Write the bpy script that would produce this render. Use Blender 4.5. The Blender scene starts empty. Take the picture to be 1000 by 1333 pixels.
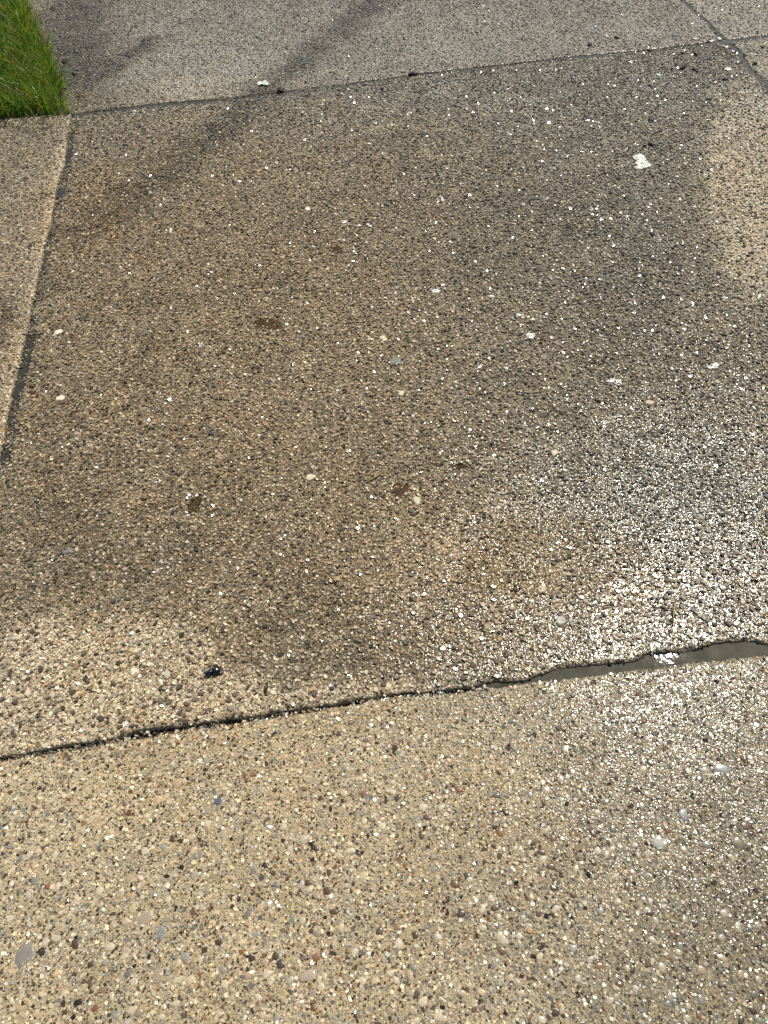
import bpy, math, random
import numpy as np

random.seed(7)
rng = np.random.default_rng(11)
S = bpy.context.scene
COL = S.collection

# ------------------------------------------------------------------ camera
PW, PH, F = 1000.0, 1333.0, 1001.0          # photograph size and focal length in its pixels
CAM_H = 1.5
PITCH, ROLL = math.radians(53.0), math.atan(0.093)
r0 = np.array([1.0, 0, 0])
u0 = np.array([0, math.sin(PITCH), math.cos(PITCH)])
FW = np.array([0, math.cos(PITCH), -math.sin(PITCH)])
CX = math.cos(ROLL) * r0 - math.sin(ROLL) * u0
CU = math.sin(ROLL) * r0 + math.cos(ROLL) * u0
from mathutils import Matrix, Vector
cam = bpy.data.cameras.new('camera')
cam_o = bpy.data.objects.new('camera', cam)
COL.objects.link(cam_o)
M4 = Matrix.Identity(4)
for i in range(3):
    M4[i][0], M4[i][1], M4[i][2] = CX[i], CU[i], -FW[i]
M4[2][3] = CAM_H
cam_o.matrix_world = M4
cam.sensor_fit = 'VERTICAL'
cam.sensor_height = 36.0
cam.lens = 36.0 * F / PH
cam.clip_start, cam.clip_end = 0.02, 2000
cam.dof.use_dof = True
cam.dof.focus_distance = 1.9
cam.dof.aperture_fstop = 10.0
S.camera = cam_o

# ------------------------------------------------------------------ light
SUN_EL, SUN_AZ = math.radians(60.0), math.radians(37.0)   # azimuth clockwise from straight ahead (+Y); refined below
def ray(px, py):
    d = FW + (px - PW / 2) / F * CX - (py - PH / 2) / F * CU
    return d / np.linalg.norm(d)
_d = ray(868, 848)                                        # the sun's mirror image in the flat water of the near joint
SUN_EL, SUN_AZ = math.asin(-_d[2]), math.atan2(_d[0], _d[1])
print('SUN el az', math.degrees(SUN_EL), math.degrees(SUN_AZ))
W = bpy.data.worlds.new('World')
S.world = W
W.use_nodes = True
nt = W.node_tree
nt.nodes.clear()
sky = nt.nodes.new('ShaderNodeTexSky')
sky.sky_type = 'NISHITA'
sky.sun_disc = False
sky.sun_elevation, sky.sun_rotation = SUN_EL, SUN_AZ
sky.dust_density = 1.6
bg = nt.nodes.new('ShaderNodeBackground')
bg.inputs[1].default_value = 0.07
wo = nt.nodes.new('ShaderNodeOutputWorld')
nt.links.new(sky.outputs[0], bg.inputs[0])
nt.links.new(bg.outputs[0], wo.inputs[0])
sun = bpy.data.lights.new('sun', 'SUN')
sun.energy = 4.8
sun.angle = math.radians(0.53)
sun.color = (1.0, 0.935, 0.81)
sun_o = bpy.data.objects.new('sun', sun)
COL.objects.link(sun_o)
sdir = Vector((math.cos(SUN_EL) * math.sin(SUN_AZ), math.cos(SUN_EL) * math.cos(SUN_AZ), math.sin(SUN_EL)))
sun_o.rotation_euler = sdir.to_track_quat('Z', 'Y').to_euler()
sun_o.location = sdir * 20
S.view_settings.view_transform = 'Standard'
S.view_settings.look = 'None'
S.view_settings.exposure = 0.08
S.view_settings.gamma = 1.0
S.view_settings.use_curve_mapping = False
S.cycles.use_denoising = False
S.cycles.max_bounces = 6
S.cycles.transparent_max_bounces = 8
S.cycles.sample_clamp_direct = 40
S.cycles.sample_clamp_indirect = 4
S.render.film_transparent = False

# ------------------------------------------------------------------ pixel <-> ground
def at(px, py, z=0.0):
    d = FW + (px - PW / 2) / F * CX - (py - PH / 2) / F * CU
    t = (z - CAM_H) / d[2]
    return np.array([d[0] * t, d[1] * t])

def proj(x, y, z=0.0):
    vz = z - CAM_H
    cx = x * CX[0] + y * CX[1] + vz * CX[2]
    cy = x * CU[0] + y * CU[1] + vz * CU[2]
    cz = x * FW[0] + y * FW[1] + vz * FW[2]
    cz = np.where(cz < 0.05, 0.05, cz)
    return PW / 2 + F * cx / cz, PH / 2 - F * cy / cz, cz

# slab axes: EA runs along the cross joints (to the right), EB away from the viewer
A0 = at(94, 152)
EA = at(940, 54) - A0
EA /= np.linalg.norm(EA)
EB = np.array([-EA[1], EA[0]])
def to_ab(p):
    d = np.asarray(p) - A0
    return np.array([d[0] * EA[0] + d[1] * EA[1], d[0] * EB[0] + d[1] * EB[1]])
def to_xy(a, b):
    return A0[0] + a * EA[0] + b * EB[0], A0[1] + a * EA[1] + b * EB[1]

# ------------------------------------------------------------------ noise
class Noise2:
    def __init__(s, seed, n=256):
        s.g = np.random.default_rng(seed).random((n, n)) * 2 - 1
        s.n = n
    def one(s, x, y):
        xi, yi = np.floor(x).astype(int), np.floor(y).astype(int)
        fx, fy = x - xi, y - yi
        fx, fy = fx * fx * (3 - 2 * fx), fy * fy * (3 - 2 * fy)
        n, g = s.n, s.g
        a = g[xi % n, yi % n]; b = g[(xi + 1) % n, yi % n]
        c = g[xi % n, (yi + 1) % n]; d = g[(xi + 1) % n, (yi + 1) % n]
        return (a * (1 - fx) + b * fx) * (1 - fy) + (c * (1 - fx) + d * fx) * fy
    def __call__(s, x, y, scale, octaves=1):
        v, amp, tot = 0.0, 1.0, 0.0
        for k in range(octaves):
            v = v + amp * s.one(x / scale + 17.3 * k, y / scale + 5.1 * k)
            tot += amp
            amp *= 0.55
            scale *= 0.47
        return v / tot
N1, N2, N3, N4 = Noise2(1), Noise2(2), Noise2(3), Noise2(4)
def wob(t, seed, parts):
    """ragged edge: 1D noise, parts = [(spacing, amplitude)]"""
    v = 0.0
    for k, (sp, am) in enumerate(parts):
        v = v + am * N4.one(t / sp + seed * 13.7 + k * 31.1, t * 0 + seed * 3.3 + k)
    return v

# ------------------------------------------------------------------ joint lines (traced, then carried on beyond the frame)
def line_b(pts, z, seed, parts, ext=True):
    q = np.array([to_ab(at(x, y, z)) for x, y in pts])
    q = q[np.argsort(q[:, 0])]
    A, B = q[:, 0], q[:, 1]
    mean_l, mean_r = B[:3].mean(), B[-3:].mean()
    A = np.concatenate([[A[0] - 6, A[0] - .25], A, [A[-1] + .25, A[-1] + 6]])
    B = np.concatenate([[mean_l, mean_l], B, [mean_r, mean_r]])
    return lambda a: np.interp(a, A, B) + wob(np.asarray(a, float), seed, parts)
def line_a(pts, z, seed, parts):
    q = np.array([to_ab(at(x, y, z)) for x, y in pts])
    q = q[np.argsort(q[:, 1])]
    A, B = q[:, 0], q[:, 1]
    ml, mr = A[:3].mean(), A[-3:].mean()
    B = np.concatenate([[B[0] - 6, B[0] - .25], B, [B[-1] + .25, B[-1] + 6]])
    A = np.concatenate([[ml, ml], A, [mr, mr]])
    return lambda b: np.interp(b, B, A) + wob(np.asarray(b, float), seed, parts)

ZM, ZF = 0.0, -0.005                          # middle slab stands a little proud of the front one
rag = [(.05, .0018), (.017, .0020), (.007, .0014)]
rag_s = [(.06, .002), (.018, .001)]
near_hi = line_b([(0, 985), (73, 971), (150, 960), (189, 948), (252, 943), (290, 936), (350, 928), (365, 926), (440, 914), (520, 902),
                  (600, 895), (640, 886), (685, 885), (727, 868), (780, 865), (825, 861), (842, 850), (895, 847), (947, 833), (979, 833),
                  (1000, 838)], ZM, 1, rag)
near_lo = line_b([(0, 991), (105, 975), (150, 967), (210, 957), (290, 945), (350, 936), (450, 919), (520, 907), (560, 906), (610, 901),
                  (700, 887), (720, 886), (807, 874), (895, 862), (1000, 851)], ZF, 2, rag_s)
far_lo = line_b([(111, 150), (195, 140), (300, 131.5), (370, 122), (538, 99.8), (650, 87), (755, 75), (846, 67), (940, 57)], ZM, 3, rag_s)
far_hi = line_b([(111, 145), (195, 134.5), (300, 127), (322, 124), (370, 118.5), (470, 106), (538, 96), (650, 83.5), (755, 71.5), (846, 64),
                 (923, 54), (940, 52)], ZM, 4, rag)
left_r = line_a([(97, 157), (91, 222), (71, 305), (60, 350), (49, 418), (37.5, 478), (22.5, 538), (13, 598), (1, 628)], ZM, 5, rag)
left_l = line_a([(90, 157), (84, 211), (74, 240), (67, 283), (56, 328), (41, 395), (29, 455), (18, 497), (7, 553), (-1, 590)], ZM, 6, rag_s)
right_l = line_a([(889, 2), (923, 33), (940, 53), (961, 70), (973, 91), (998, 114)], ZM, 7, rag)
right_r = line_a([(894, 2), (929, 33), (946, 50), (966, 66), (979, 89), (1004, 111)], ZM, 8, rag)
lawn_r = line_a([(90, 149), (81, 120), (67, 80), (50, 45), (36, 15), (24, -10), (14, -30)], ZM, 9, [(.08, .008), (.02, .004)])
lawn_f = line_b([(-60, 160), (0, 157), (40, 153), (88, 150)], ZM, 10, [(.08, .004), (.02, .002)])
const = lambda v: (lambda t: np.asarray(t, float) * 0 + v)

# ------------------------------------------------------------------ stains, wetness, painted reflections and shade (fields on the ground)
def blob_field(blobs):
    pre = []
    for px, py, rx, ry, am in blobs:
        c = at(px, py)
        vx = (at(px + rx, py) - at(px - rx, py)) / 2
        vy = (at(px, py - ry) - at(px, py + ry)) / 2
        inv = np.linalg.inv(np.array([[vx[0], vy[0]], [vx[1], vy[1]]]))
        pre.append((c, inv, am))
    def f(x, y):
        v = 0.0
        for c, m, am in pre:
            dx, dy = x - c[0], y - c[1]
            p, q = m[0, 0] * dx + m[0, 1] * dy, m[1, 0] * dx + m[1, 1] * dy
            v = v + am * np.exp(-(p * p + q * q) ** 1.5)
        return v
    return f
def streak(p, q, rx, ry, amp, n=7):
    return [(p[0] + (q[0] - p[0]) * k / (n - 1), p[1] + (q[1] - p[1]) * k / (n - 1), rx, ry, amp) for k in range(n)]
wet_mid = blob_field([(60, 930, 190, 110, -1.1), (200, 860, 130, 70, -.6), (330, 945, 140, 35, -.5), (20, 830, 90, 40, -.3),
                      (1000, 225, 78, 120, -1.5), (985, 330, 40, 70, -.4), (640, 700, 175, 62, -.38), (420, 932, 175, 42, -1.0), (560, 905, 120, 26, -.5), (760, 760, 70, 40, -.2), (500, 110, 560, 60, -.3), (420, 470, 120, 90, -.12),
                      (350, 200, 200, 50, -.12),
                      (150, 690, 150, 70, .2), (430, 810, 90, 70, .16), (850, 500, 200, 130, .26), (890, 700, 130, 90, .6), (720, 330, 220, 90, .16), (60, 600, 60, 80, .1), (560, 260, 160, 60, .08)])
wet_front = blob_field([(960, 1000, 280, 180, .75), (1000, 1280, 280, 150, .65), (720, 905, 200, 40, .30), (1000, 880, 200, 40, .2),
                        (620, 1120, 160, 140, .15), (0, 1100, 200, 160, -.15)])
wet_top = blob_field([(260, 80, 120, 50, -.35), (600, 60, 120, 40, -.15), (930, 20, 30, 30, -.5), (95, 50, 60, 100, .8)])
refl_streak_f = blob_field(streak((350, 112), (520, -20), 26, 11, .32, 9) + streak((105, 104), (205, 52), 22, 8, .30) + streak((110, 300), (340, 130), 30, 15, .42, 9)  # dark reflections painted in through the wetness
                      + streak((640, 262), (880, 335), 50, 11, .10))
wet_shade_left = blob_field([(5, 415, 28, 30, .6), (20, 170, 80, 12, .3)])  # second blob paints the shadow of the grass in as extra wetness
warm_sheen_f = blob_field([(300, 440, 380, 330, .55), (120, 270, 60, 60, .5), (600, 720, 200, 110, .35), (860, 350, 320, 270, -.55), (500, 40, 700, 100, -1.1),
                     (850, 650, 200, 120, -.6), (960, 250, 60, 120, .5), (980, 1080, 280, 260, -.6), (760, 920, 200, 60, -.3)])  # cool far and front right blobs paint sky sheen into the tint
def gloss_at(kind, wet):
    return np.maximum(wet, .85) if kind in ('top', 'topright') else wet
def wet_refl_at(kind, x, y):
    n = N1(x, y, .22, 3)
    n2 = N2(x, y, .06, 4)
    st = refl_streak_f(x + .03 * N2(x, y, .1, 2), y) * (1 + .5 * N1(x, y, .07, 2))  # painted streak reflections, added to the wetness below
    if kind == 'middle':
        f = .90 + wet_mid(x, y) + .15 * n + .36 * n2
        t = np.clip((f - .18) / .5, 0, 1)
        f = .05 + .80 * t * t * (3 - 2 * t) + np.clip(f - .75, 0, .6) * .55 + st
    elif kind == 'front':
        f = .20 + wet_front(x, y) + .12 * n + .08 * n2
    elif kind == 'top':
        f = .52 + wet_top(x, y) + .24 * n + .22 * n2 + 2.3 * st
    elif kind == 'left':
        dx, dy = x - A0[0], y - A0[1]
        ab = (dx * EA[0] + dy * EA[1], dx * EB[0] + dy * EB[1])
        f = .74 + wet_shade_left(x, y) + .15 * n + .15 * n2 - .8 * np.exp(-np.clip(left_l(ab[1]) - ab[0], 0, 1) / .03)
    else:
        f = .30 + .12 * n + .08 * n2
    return np.clip(f, 0.0, 1.4)

# pits that hold water: (px, py, rx, ry, depth)
PITS = [(520, 640, 24, 15, .0045), (348, 421, 34, 10, .004), (440, 323, 15, 7, .004), (253, 656, 12, 16, .0045), (600, 604, 18, 8, .004)]
PITS = [(p[0], p[1], p[2] * .62, p[3] * .68, p[4] * .6) for p in PITS]
_pit = blob_field(PITS)
def pit_f(x, y):
    return _pit(x + .016 * N1(x, y, .035, 2), y + .016 * N2(x, y, .035, 2))
FILM = [(690, 735, 140, 60, .0016)]
film_f = blob_field(FILM)
def und(x, y):
    return .0011 * N2(x, y, .07, 2) + .0018 * N3(x, y, .45, 2)

# ------------------------------------------------------------------ mesh helpers
def build_mesh(name, verts, faces, mat, smooth=False, attrs=None, parent=None, link=True):
    """faces: list of integer arrays of shape (n, k)"""
    me = bpy.data.meshes.new(name)
    verts = np.asarray(verts, np.float32)
    me.vertices.add(len(verts))
    me.vertices.foreach_set('co', verts.ravel())
    nl = sum(f.size for f in faces)
    npoly = sum(len(f) for f in faces)
    me.loops.add(nl)
    me.loops.foreach_set('vertex_index', np.concatenate([f.ravel() for f in faces]).astype(np.int32))
    tot = np.concatenate([np.full(len(f), f.shape[1], np.int32) for f in faces])
    start = np.concatenate([[0], np.cumsum(tot)[:-1]]).astype(np.int32)
    me.polygons.add(npoly)
    me.polygons.foreach_set('loop_start', start)
    me.polygons.foreach_set('use_smooth', np.full(npoly, bool(smooth)))
    for k, v in (attrs or {}).items():
        v = np.asarray(v, np.float32)
        if v.ndim == 1:
            at_ = me.attributes.new(k, 'FLOAT', 'POINT')
            at_.data.foreach_set('value', v)
        else:
            at_ = me.attributes.new(k, 'FLOAT_COLOR', 'POINT')
            if v.shape[1] == 3:
                v = np.concatenate([v, np.ones((len(v), 1), np.float32)], 1)
            at_.data.foreach_set('color', v.ravel())
    me.update(calc_edges=True)
    if mat:
        me.materials.append(mat)
    o = bpy.data.objects.new(name, me)
    if link:
        COL.objects.link(o)
    if parent:
        o.parent = parent
    return o
def tag(o, label=None, cat=None, group=None, kind=None):
    if label: o['label'] = label
    if cat: o['category'] = cat
    if group: o['group'] = group
    if kind: o['kind'] = kind
    return o

# ------------------------------------------------------------------ materials
class NT:
    def __init__(s, name):
        s.m = bpy.data.materials.new(name)
        s.m.use_nodes = True
        s.t = s.m.node_tree
        s.t.nodes.clear()
        s.out = s.t.nodes.new('ShaderNodeOutputMaterial')
    def n(s, typ, **kw):
        nd = s.t.nodes.new(typ)
        for k, v in kw.items():
            setattr(nd, k, v)
        return nd
    def set(s, sock, v):
        if hasattr(v, 'is_output'):
            s.t.links.new(v, sock)
        else:
            sock.default_value = v
    def math(s, op, a, b=0.0, c=None, clamp=False):
        nd = s.n('ShaderNodeMath', operation=op, use_clamp=clamp)
        s.set(nd.inputs[0], a); s.set(nd.inputs[1], b)
        if c is not None: s.set(nd.inputs[2], c)
        return nd.outputs[0]
    def mix(s, fac, a, b, mode='MIX'):
        nd = s.n('ShaderNodeMix', data_type='RGBA', blend_type=mode)
        s.set(nd.inputs[0], fac); s.set(nd.inputs[6], a); s.set(nd.inputs[7], b)
        return nd.outputs[2]
    def rng(s, v, a, b, c, d):
        nd = s.n('ShaderNodeMapRange')
        s.set(nd.inputs[0], v)
        for i, q in enumerate((a, b, c, d)): s.set(nd.inputs[i + 1], q)
        return nd.outputs[0]
    def attr(s, name):
        return s.n('ShaderNodeAttribute', attribute_name=name)
    def pos(s):
        return s.n('ShaderNodeNewGeometry').outputs['Position']
    def noise(s, vec, scale, detail=2.0, rough=.5):
        nd = s.n('ShaderNodeTexNoise')
        s.set(nd.inputs['Vector'], vec); nd.inputs['Scale'].default_value = scale
        nd.inputs['Detail'].default_value = detail; nd.inputs['Roughness'].default_value = rough
        return nd.outputs['Fac']
    def voro(s, vec, scale, rand=1.0):
        nd = s.n('ShaderNodeTexVoronoi')
        s.set(nd.inputs['Vector'], vec); nd.inputs['Scale'].default_value = scale
        nd.inputs['Randomness'].default_value = rand
        return nd
    def ramp(s, fac, stops, interp='CONSTANT'):
        nd = s.n('ShaderNodeValToRGB')
        cr = nd.color_ramp
        cr.interpolation = interp
        while len(cr.elements) < len(stops): cr.elements.new(0.5)
        for e, (p, c) in zip(cr.elements, stops):
            e.position = p; e.color = (*c, 1)
        s.set(nd.inputs[0], fac)
        return nd.outputs[0]
    def bsdf(s, color, rough, normal=None, **kw):
        nd = s.n('ShaderNodeBsdfPrincipled')
        s.set(nd.inputs['Base Color'], color); s.set(nd.inputs['Roughness'], rough)
        if normal is not None: s.t.links.new(normal, nd.inputs['Normal'])
        for k, v in kw.items():
            s.set(nd.inputs[k.replace('_', ' ')], v)
        return nd.outputs[0]
    def bump(s, h, strength, dist):
        nd = s.n('ShaderNodeBump')
        nd.inputs['Strength'].default_value = strength; nd.inputs['Distance'].default_value = dist
        s.t.links.new(h, nd.inputs['Height'])
        return nd.outputs[0]
    def done(s, sh):
        s.t.links.new(sh, s.out.inputs[0])
        return s.m

def wet_color(m, col, wet, dark=.36):
    f = m.rng(wet, 0, 1.35, 1.0, dark)
    g = m.n('ShaderNodeCombineColor')
    m.set(g.inputs[0], f); m.set(g.inputs[1], m.math('MULTIPLY', f, m.rng(wet, 0, 1.35, 1, .95))); m.set(g.inputs[2], m.math('MULTIPLY', f, m.rng(wet, 0, 1.35, 1, .84)))
    return m.mix(1.0, col, g.outputs[0], 'MULTIPLY')

DARK = 0.36
def slab_material(name, matrix, stops, rough_dry, cover, dark, coat0, coat1, gdark):
    """cement skin: sand grains and small stones of several colours, wetness and painted streaks from the mesh"""
    m = NT(name)
    P = m.pos()
    wet = m.attr('wet').outputs['Fac']  # wetness with the painted reflections and grass shadow in it
    tint = m.attr('tint').outputs['Color']
    v1 = m.voro(P, 210)
    v2 = m.voro(P, 430)
    sep = m.n('ShaderNodeSeparateColor'); m.set(sep.inputs[0], v1.outputs['Color'])
    sep2 = m.n('ShaderNodeSeparateColor'); m.set(sep2.inputs[0], v2.outputs['Color'])
    stone = m.ramp(sep.outputs[0], stops)
    grain = m.ramp(sep2.outputs[1], stops)
    sand = m.mix(m.rng(m.noise(P, 800, 2), .3, .7, 0, 1), tuple(c * .62 for c in matrix) + (1,), tuple(min(1, c * 1.3) for c in matrix) + (1,))
    sand = m.mix(m.rng(sep2.outputs[2], 0, 1, 0, .9), sand, tuple(c * .5 for c in matrix) + (1,))
    sand = wet_color(m, sand, wet, dark)
    c = m.mix(m.rng(sep2.outputs[0], .45, .55, 0, .8), sand, wet_color(m, grain, wet, gdark))
    near = m.rng(v1.outputs['Distance'], .42, .52, 1, 0)
    c = m.mix(m.math('MULTIPLY', near, m.rng(sep.outputs[1], 1 - cover, 1 - cover + .05, 0, 1)), c, wet_color(m, stone, wet, gdark + .12))
    blot = m.noise(P, 7, 4, .6)
    c = m.mix(1.0, c, m.mix(m.rng(blot, .3, .7, 0, 1), (.84, .83, .8, 1), (1.08, 1.07, 1.05, 1)), 'MULTIPLY')
    c = m.mix(1.0, c, tint, 'MULTIPLY')
    gloss = m.attr('gloss').outputs['Fac']
    h = m.math('ADD', m.math('MULTIPLY', m.rng(v1.outputs['Distance'], 0, .6, 1, 0), .8), m.math('MULTIPLY', m.noise(P, 700, 3, .65), .9))
    nrm = m.bump(h, .9, .0022)
    film = m.bump(m.math('ADD', m.noise(P, 130, 2, .6), m.math('MULTIPLY', m.rng(v1.outputs['Distance'], 0, .6, 1, 0), .5)), .5, .0016)
    return m.done(m.bsdf(c, rough_dry, nrm, Specular_IOR_Level=.25, Coat_Weight=m.rng(gloss, .15, .9, coat0, coat1), Coat_Roughness=.11, Coat_IOR=1.40, Coat_Normal=film))
def pebble_material(name, rough_dry, rough_wet, dark, coat0, from_object=False):
    m = NT(name)
    P = m.pos()
    if from_object:
        oi = m.n('ShaderNodeObjectInfo')
        col, wet = oi.outputs['Color'], m.math('MULTIPLY', oi.outputs['Alpha'], 1.35)
        gloss = wet
    else:
        col, wet, gloss = m.attr('col').outputs['Color'], m.attr('wet').outputs['Fac'], m.attr('gloss').outputs['Fac']
    nz = m.noise(P, 420, 3, .6)
    col = m.mix(1.0, col, m.mix(m.rng(nz, .3, .7, 0, 1), (.74, .73, .72, 1), (1.2, 1.18, 1.15, 1)), 'MULTIPLY')
    col = wet_color(m, col, wet, dark)
    nrm = m.bump(m.noise(P, 650, 2, .6), .35, .0007)
    film = m.bump(m.noise(P, 150, 1, .5), .25, .0012)
    return m.done(m.bsdf(col, rough_dry, nrm, Specular_IOR_Level=.3, Coat_Weight=m.rng(gloss, .05, .6, coat0, 1), Coat_Roughness=rough_wet, Coat_IOR=1.45, Coat_Normal=film))

CREAM, BEIGE, BLUE, GREY = (.56, .48, .32), (.44, .36, .24), (.205, .215, .195), (.30, .285, .24)
DBROWN, RUST, BLACK, WHITE = (.07, .045, .028), (.19, .10, .05), (.03, .025, .022), (.62, .59, .50)
PAL_FRONT = [(CREAM, .26), (BEIGE, .22), (BLUE, .15), (GREY, .10), (DBROWN, .13), (RUST, .05), (BLACK, .04), (WHITE, .05)]
TAN, BROWN, DARKS, ORANGE = (.48, .40, .275), (.24, .18, .12), (.09, .075, .058), (.40, .28, .16)
PAL_MID = [((.86, .79, .62), .22), ((.66, .57, .41), .16), (TAN, .11), (BROWN, .23), (GREY, .08), (DARKS, .24), (ORANGE, .04), (BLUE, .03)]
def stops(pal):
    out, p = [], 0.0
    for c, w in pal:
        out.append((p, c)); p += w
    return out
M_FRONT = slab_material('sandy_cement', (.60, .495, .31), stops(PAL_FRONT), .60, .7, .34, .03, .40, .42)
M_MID = slab_material('washed_cement', (.45, .375, .255), stops(PAL_MID), .65, .70, .075, .05, .55, .28)
M_PEB_F = pebble_material('rounded_stone', .5, .25, .50, .6)
M_PEB_M = pebble_material('chipped_stone', .5, .13, .60, .12)
M_PEB_O = pebble_material('single_stone', .5, .19, .58, .15, True)

def simple(name, base, rough, var=.25, scale=300, bump=.3, dist=.001, **kw):
    m = NT(name)
    P = m.pos()
    n = m.noise(P, scale, 3, .6)
    c = m.mix(m.rng(n, .3, .7, 0, 1), tuple(v * (1 - var) for v in base) + (1,), tuple(min(1, v * (1 + var)) for v in base) + (1,))
    return m.done(m.bsdf(c, rough, m.bump(n, bump, dist), **kw))
M_SOIL = simple('dark_soil', (.045, .033, .022), .8, .5, 120, .8, .006)
M_GROUND = simple('earth', (.10, .085, .06), .9, .3, 3, .5, .02)
M_PALESILT = simple('pale_silt', (.055, .052, .042), .30, .35, 240, .5, .0015)
M_SILT = simple('wet_silt', (.036, .033, .025), .28, .35, 240, .5, .0015)
M_TAR = simple('tar', (.012, .013, .018), .12, .4, 500, .5, .001)
M_MULCH = simple('mulch', (.03, .022, .016), .45, .5, 700, .6, .001)
M_WHITE = simple('chalky_white', (.62, .64, .60), .6, .15, 500, .5, .0008)
M_STRAW = simple('dry_straw', (.36, .25, .10), .5, .3, 500, .3, .0006)
M_SEED = simple('seed_husk', (.035, .032, .018), .3, .4, 600, .4, .0006)
M_RUSTY = simple('orange_crumb', (.40, .22, .08), .5, .3, 600, .4, .0006)

def water_material(name, tint, mud, mud_amt, rough, wave=.15, murk=0):
    m = NT(name)
    P = m.pos()
    nrm = m.bump(m.noise(P, 60, 2, .5), wave, .004)
    tr = m.n('ShaderNodeBsdfTransparent'); tr.inputs[0].default_value = (*tint, 1)
    df = m.n('ShaderNodeBsdfDiffuse')
    m.set(df.inputs[0], m.mix(m.rng(m.noise(P, 30, 4, .6), .3, .7, 0, 1), tuple(c * .6 for c in mud) + (1,), tuple(c * 1.35 for c in mud) + (1,)))
    mx = m.n('ShaderNodeMixShader')
    if murk: m.set(mx.inputs[0], m.math('MULTIPLY', m.rng(m.attr('depth').outputs['Fac'], .0002, murk, 0, 1), mud_amt))
    else: mx.inputs[0].default_value = mud_amt
    m.t.links.new(tr.outputs[0], mx.inputs[1]); m.t.links.new(df.outputs[0], mx.inputs[2])
    gl = m.n('ShaderNodeBsdfGlossy'); gl.inputs['Roughness'].default_value = rough
    m.t.links.new(nrm, gl.inputs['Normal'])
    fr = m.n('ShaderNodeFresnel'); fr.inputs[0].default_value = 1.33
    m.t.links.new(nrm, fr.inputs['Normal'])
    m2 = m.n('ShaderNodeMixShader')
    m.t.links.new(fr.outputs[0], m2.inputs[0]); m.t.links.new(mx.outputs[0], m2.inputs[1]); m.t.links.new(gl.outputs[0], m2.inputs[2])
    return m.done(m2.outputs[0])
M_JOINTW = water_material('muddy_water', (.5, .5, .42), (.075, .073, .056), .88, .012, .035)
M_PUDDLE = water_material('silty_puddle', (.62, .56, .46), (.078, .066, .046), .34, .07, .1, .0026)
M_FILM = water_material('clear_film', (.93, .90, .84), (.16, .12, .07), .05, .06, .3)

# ------------------------------------------------------------------ the slabs
class Slab:
    def __init__(s, kind, lo_a, hi_a, lo_b, hi_b, z0, rnd, nom):
        s.kind, s.lo_a, s.hi_a, s.lo_b, s.hi_b, s.z0, s.rnd, s.nom = kind, lo_a, hi_a, lo_b, hi_b, z0, rnd, nom
    def edge(s, a, b):
        return np.minimum(np.minimum(a - s.lo_a(b), s.hi_a(b) - a), np.minimum(b - s.lo_b(a), s.hi_b(a) - b))
    def height(s, a, b, d=None):
        x, y = to_xy(a, b)
        if d is None: d = s.edge(a, b)
        d = np.clip(d, 0, None)
        R = s.rnd * (1 + .45 * N2(x, y, .06))
        q = np.clip(1 - d / R, 0, 1)
        z = s.z0 + und(x, y) - R * (1 - np.sqrt(1 - q * q * .97)) * .8
        if s.kind == 'middle':
            z = z - pit_f(x, y) - film_f(x, y)
        return z
    def mesh(s, name, mat, na, nb):
        def axis(n, L):
            e = np.array([0, .0012, .0028, .005, .0075, .011, .016, .024, .036]) / L
            inner = np.linspace(.055 / L, 1 - .055 / L, n)
            return np.concatenate([e, inner, 1 - e[::-1]])
        a0, a1, b0, b1 = s.nom
        sa, sb = axis(na, a1 - a0), axis(nb, b1 - b0)
        SA, SB = np.meshgrid(sa, sb, indexing='ij')
        a, b = a0 + (a1 - a0) * SA, b0 + (b1 - b0) * SB
        for _ in range(5):
            la, ha = s.lo_a(b), s.hi_a(b)
            a = la + (ha - la) * SA
            lb, hb = s.lo_b(a), s.hi_b(a)
            b = lb + (hb - lb) * SB
        z = s.height(a, b)
        x, y = to_xy(a, b)
        n, m = a.shape
        V = np.stack([x, y, z], -1).reshape(-1, 3)
        idx = np.arange(n * m).reshape(n, m)
        quads = np.stack([idx[:-1, :-1], idx[1:, :-1], idx[1:, 1:], idx[:-1, 1:]], -1).reshape(-1, 4)
        ring = np.concatenate([idx[:, 0], idx[-1, 1:], idx[-2::-1, -1], idx[0, -2:0:-1]])
        wall, prev = [], ring
        for dz in (.012, .03, .11):
            low = V[ring].copy()
            cx, cy = low[:, 0].mean(), low[:, 1].mean()
            jit = .0015 * N3.one(np.arange(len(ring)) * .7, np.full(len(ring), dz * 900))
            low[:, 2] -= dz
            d = low[:, :2] - [cx, cy]
            d /= np.linalg.norm(d, axis=1)[:, None]
            low[:, :2] -= d * (.001 + jit[:, None])
            new = np.arange(len(ring)) + len(V)
            V = np.concatenate([V, low])
            wall.append(np.stack([prev, new, np.roll(new, -1), np.roll(prev, -1)], -1))
            prev = new
        wet = wet_refl_at(s.kind, V[:, 0], V[:, 1])  # wetness plus painted reflections and grass shadow
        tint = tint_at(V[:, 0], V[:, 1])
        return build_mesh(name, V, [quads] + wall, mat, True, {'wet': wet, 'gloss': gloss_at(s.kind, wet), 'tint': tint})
def tint_at(x, y):
    w = np.clip(warm_sheen_f(x, y) + .25 * N3(x, y, .12, 2), -1, 1)
    p, n = np.clip(w, 0, 1)[:, None], np.clip(-w, 0, 1)[:, None]
    return 1 + p * np.array([[.10, -.02, -.20]]) + n * np.array([[-.17, -.09, .05]])

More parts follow.
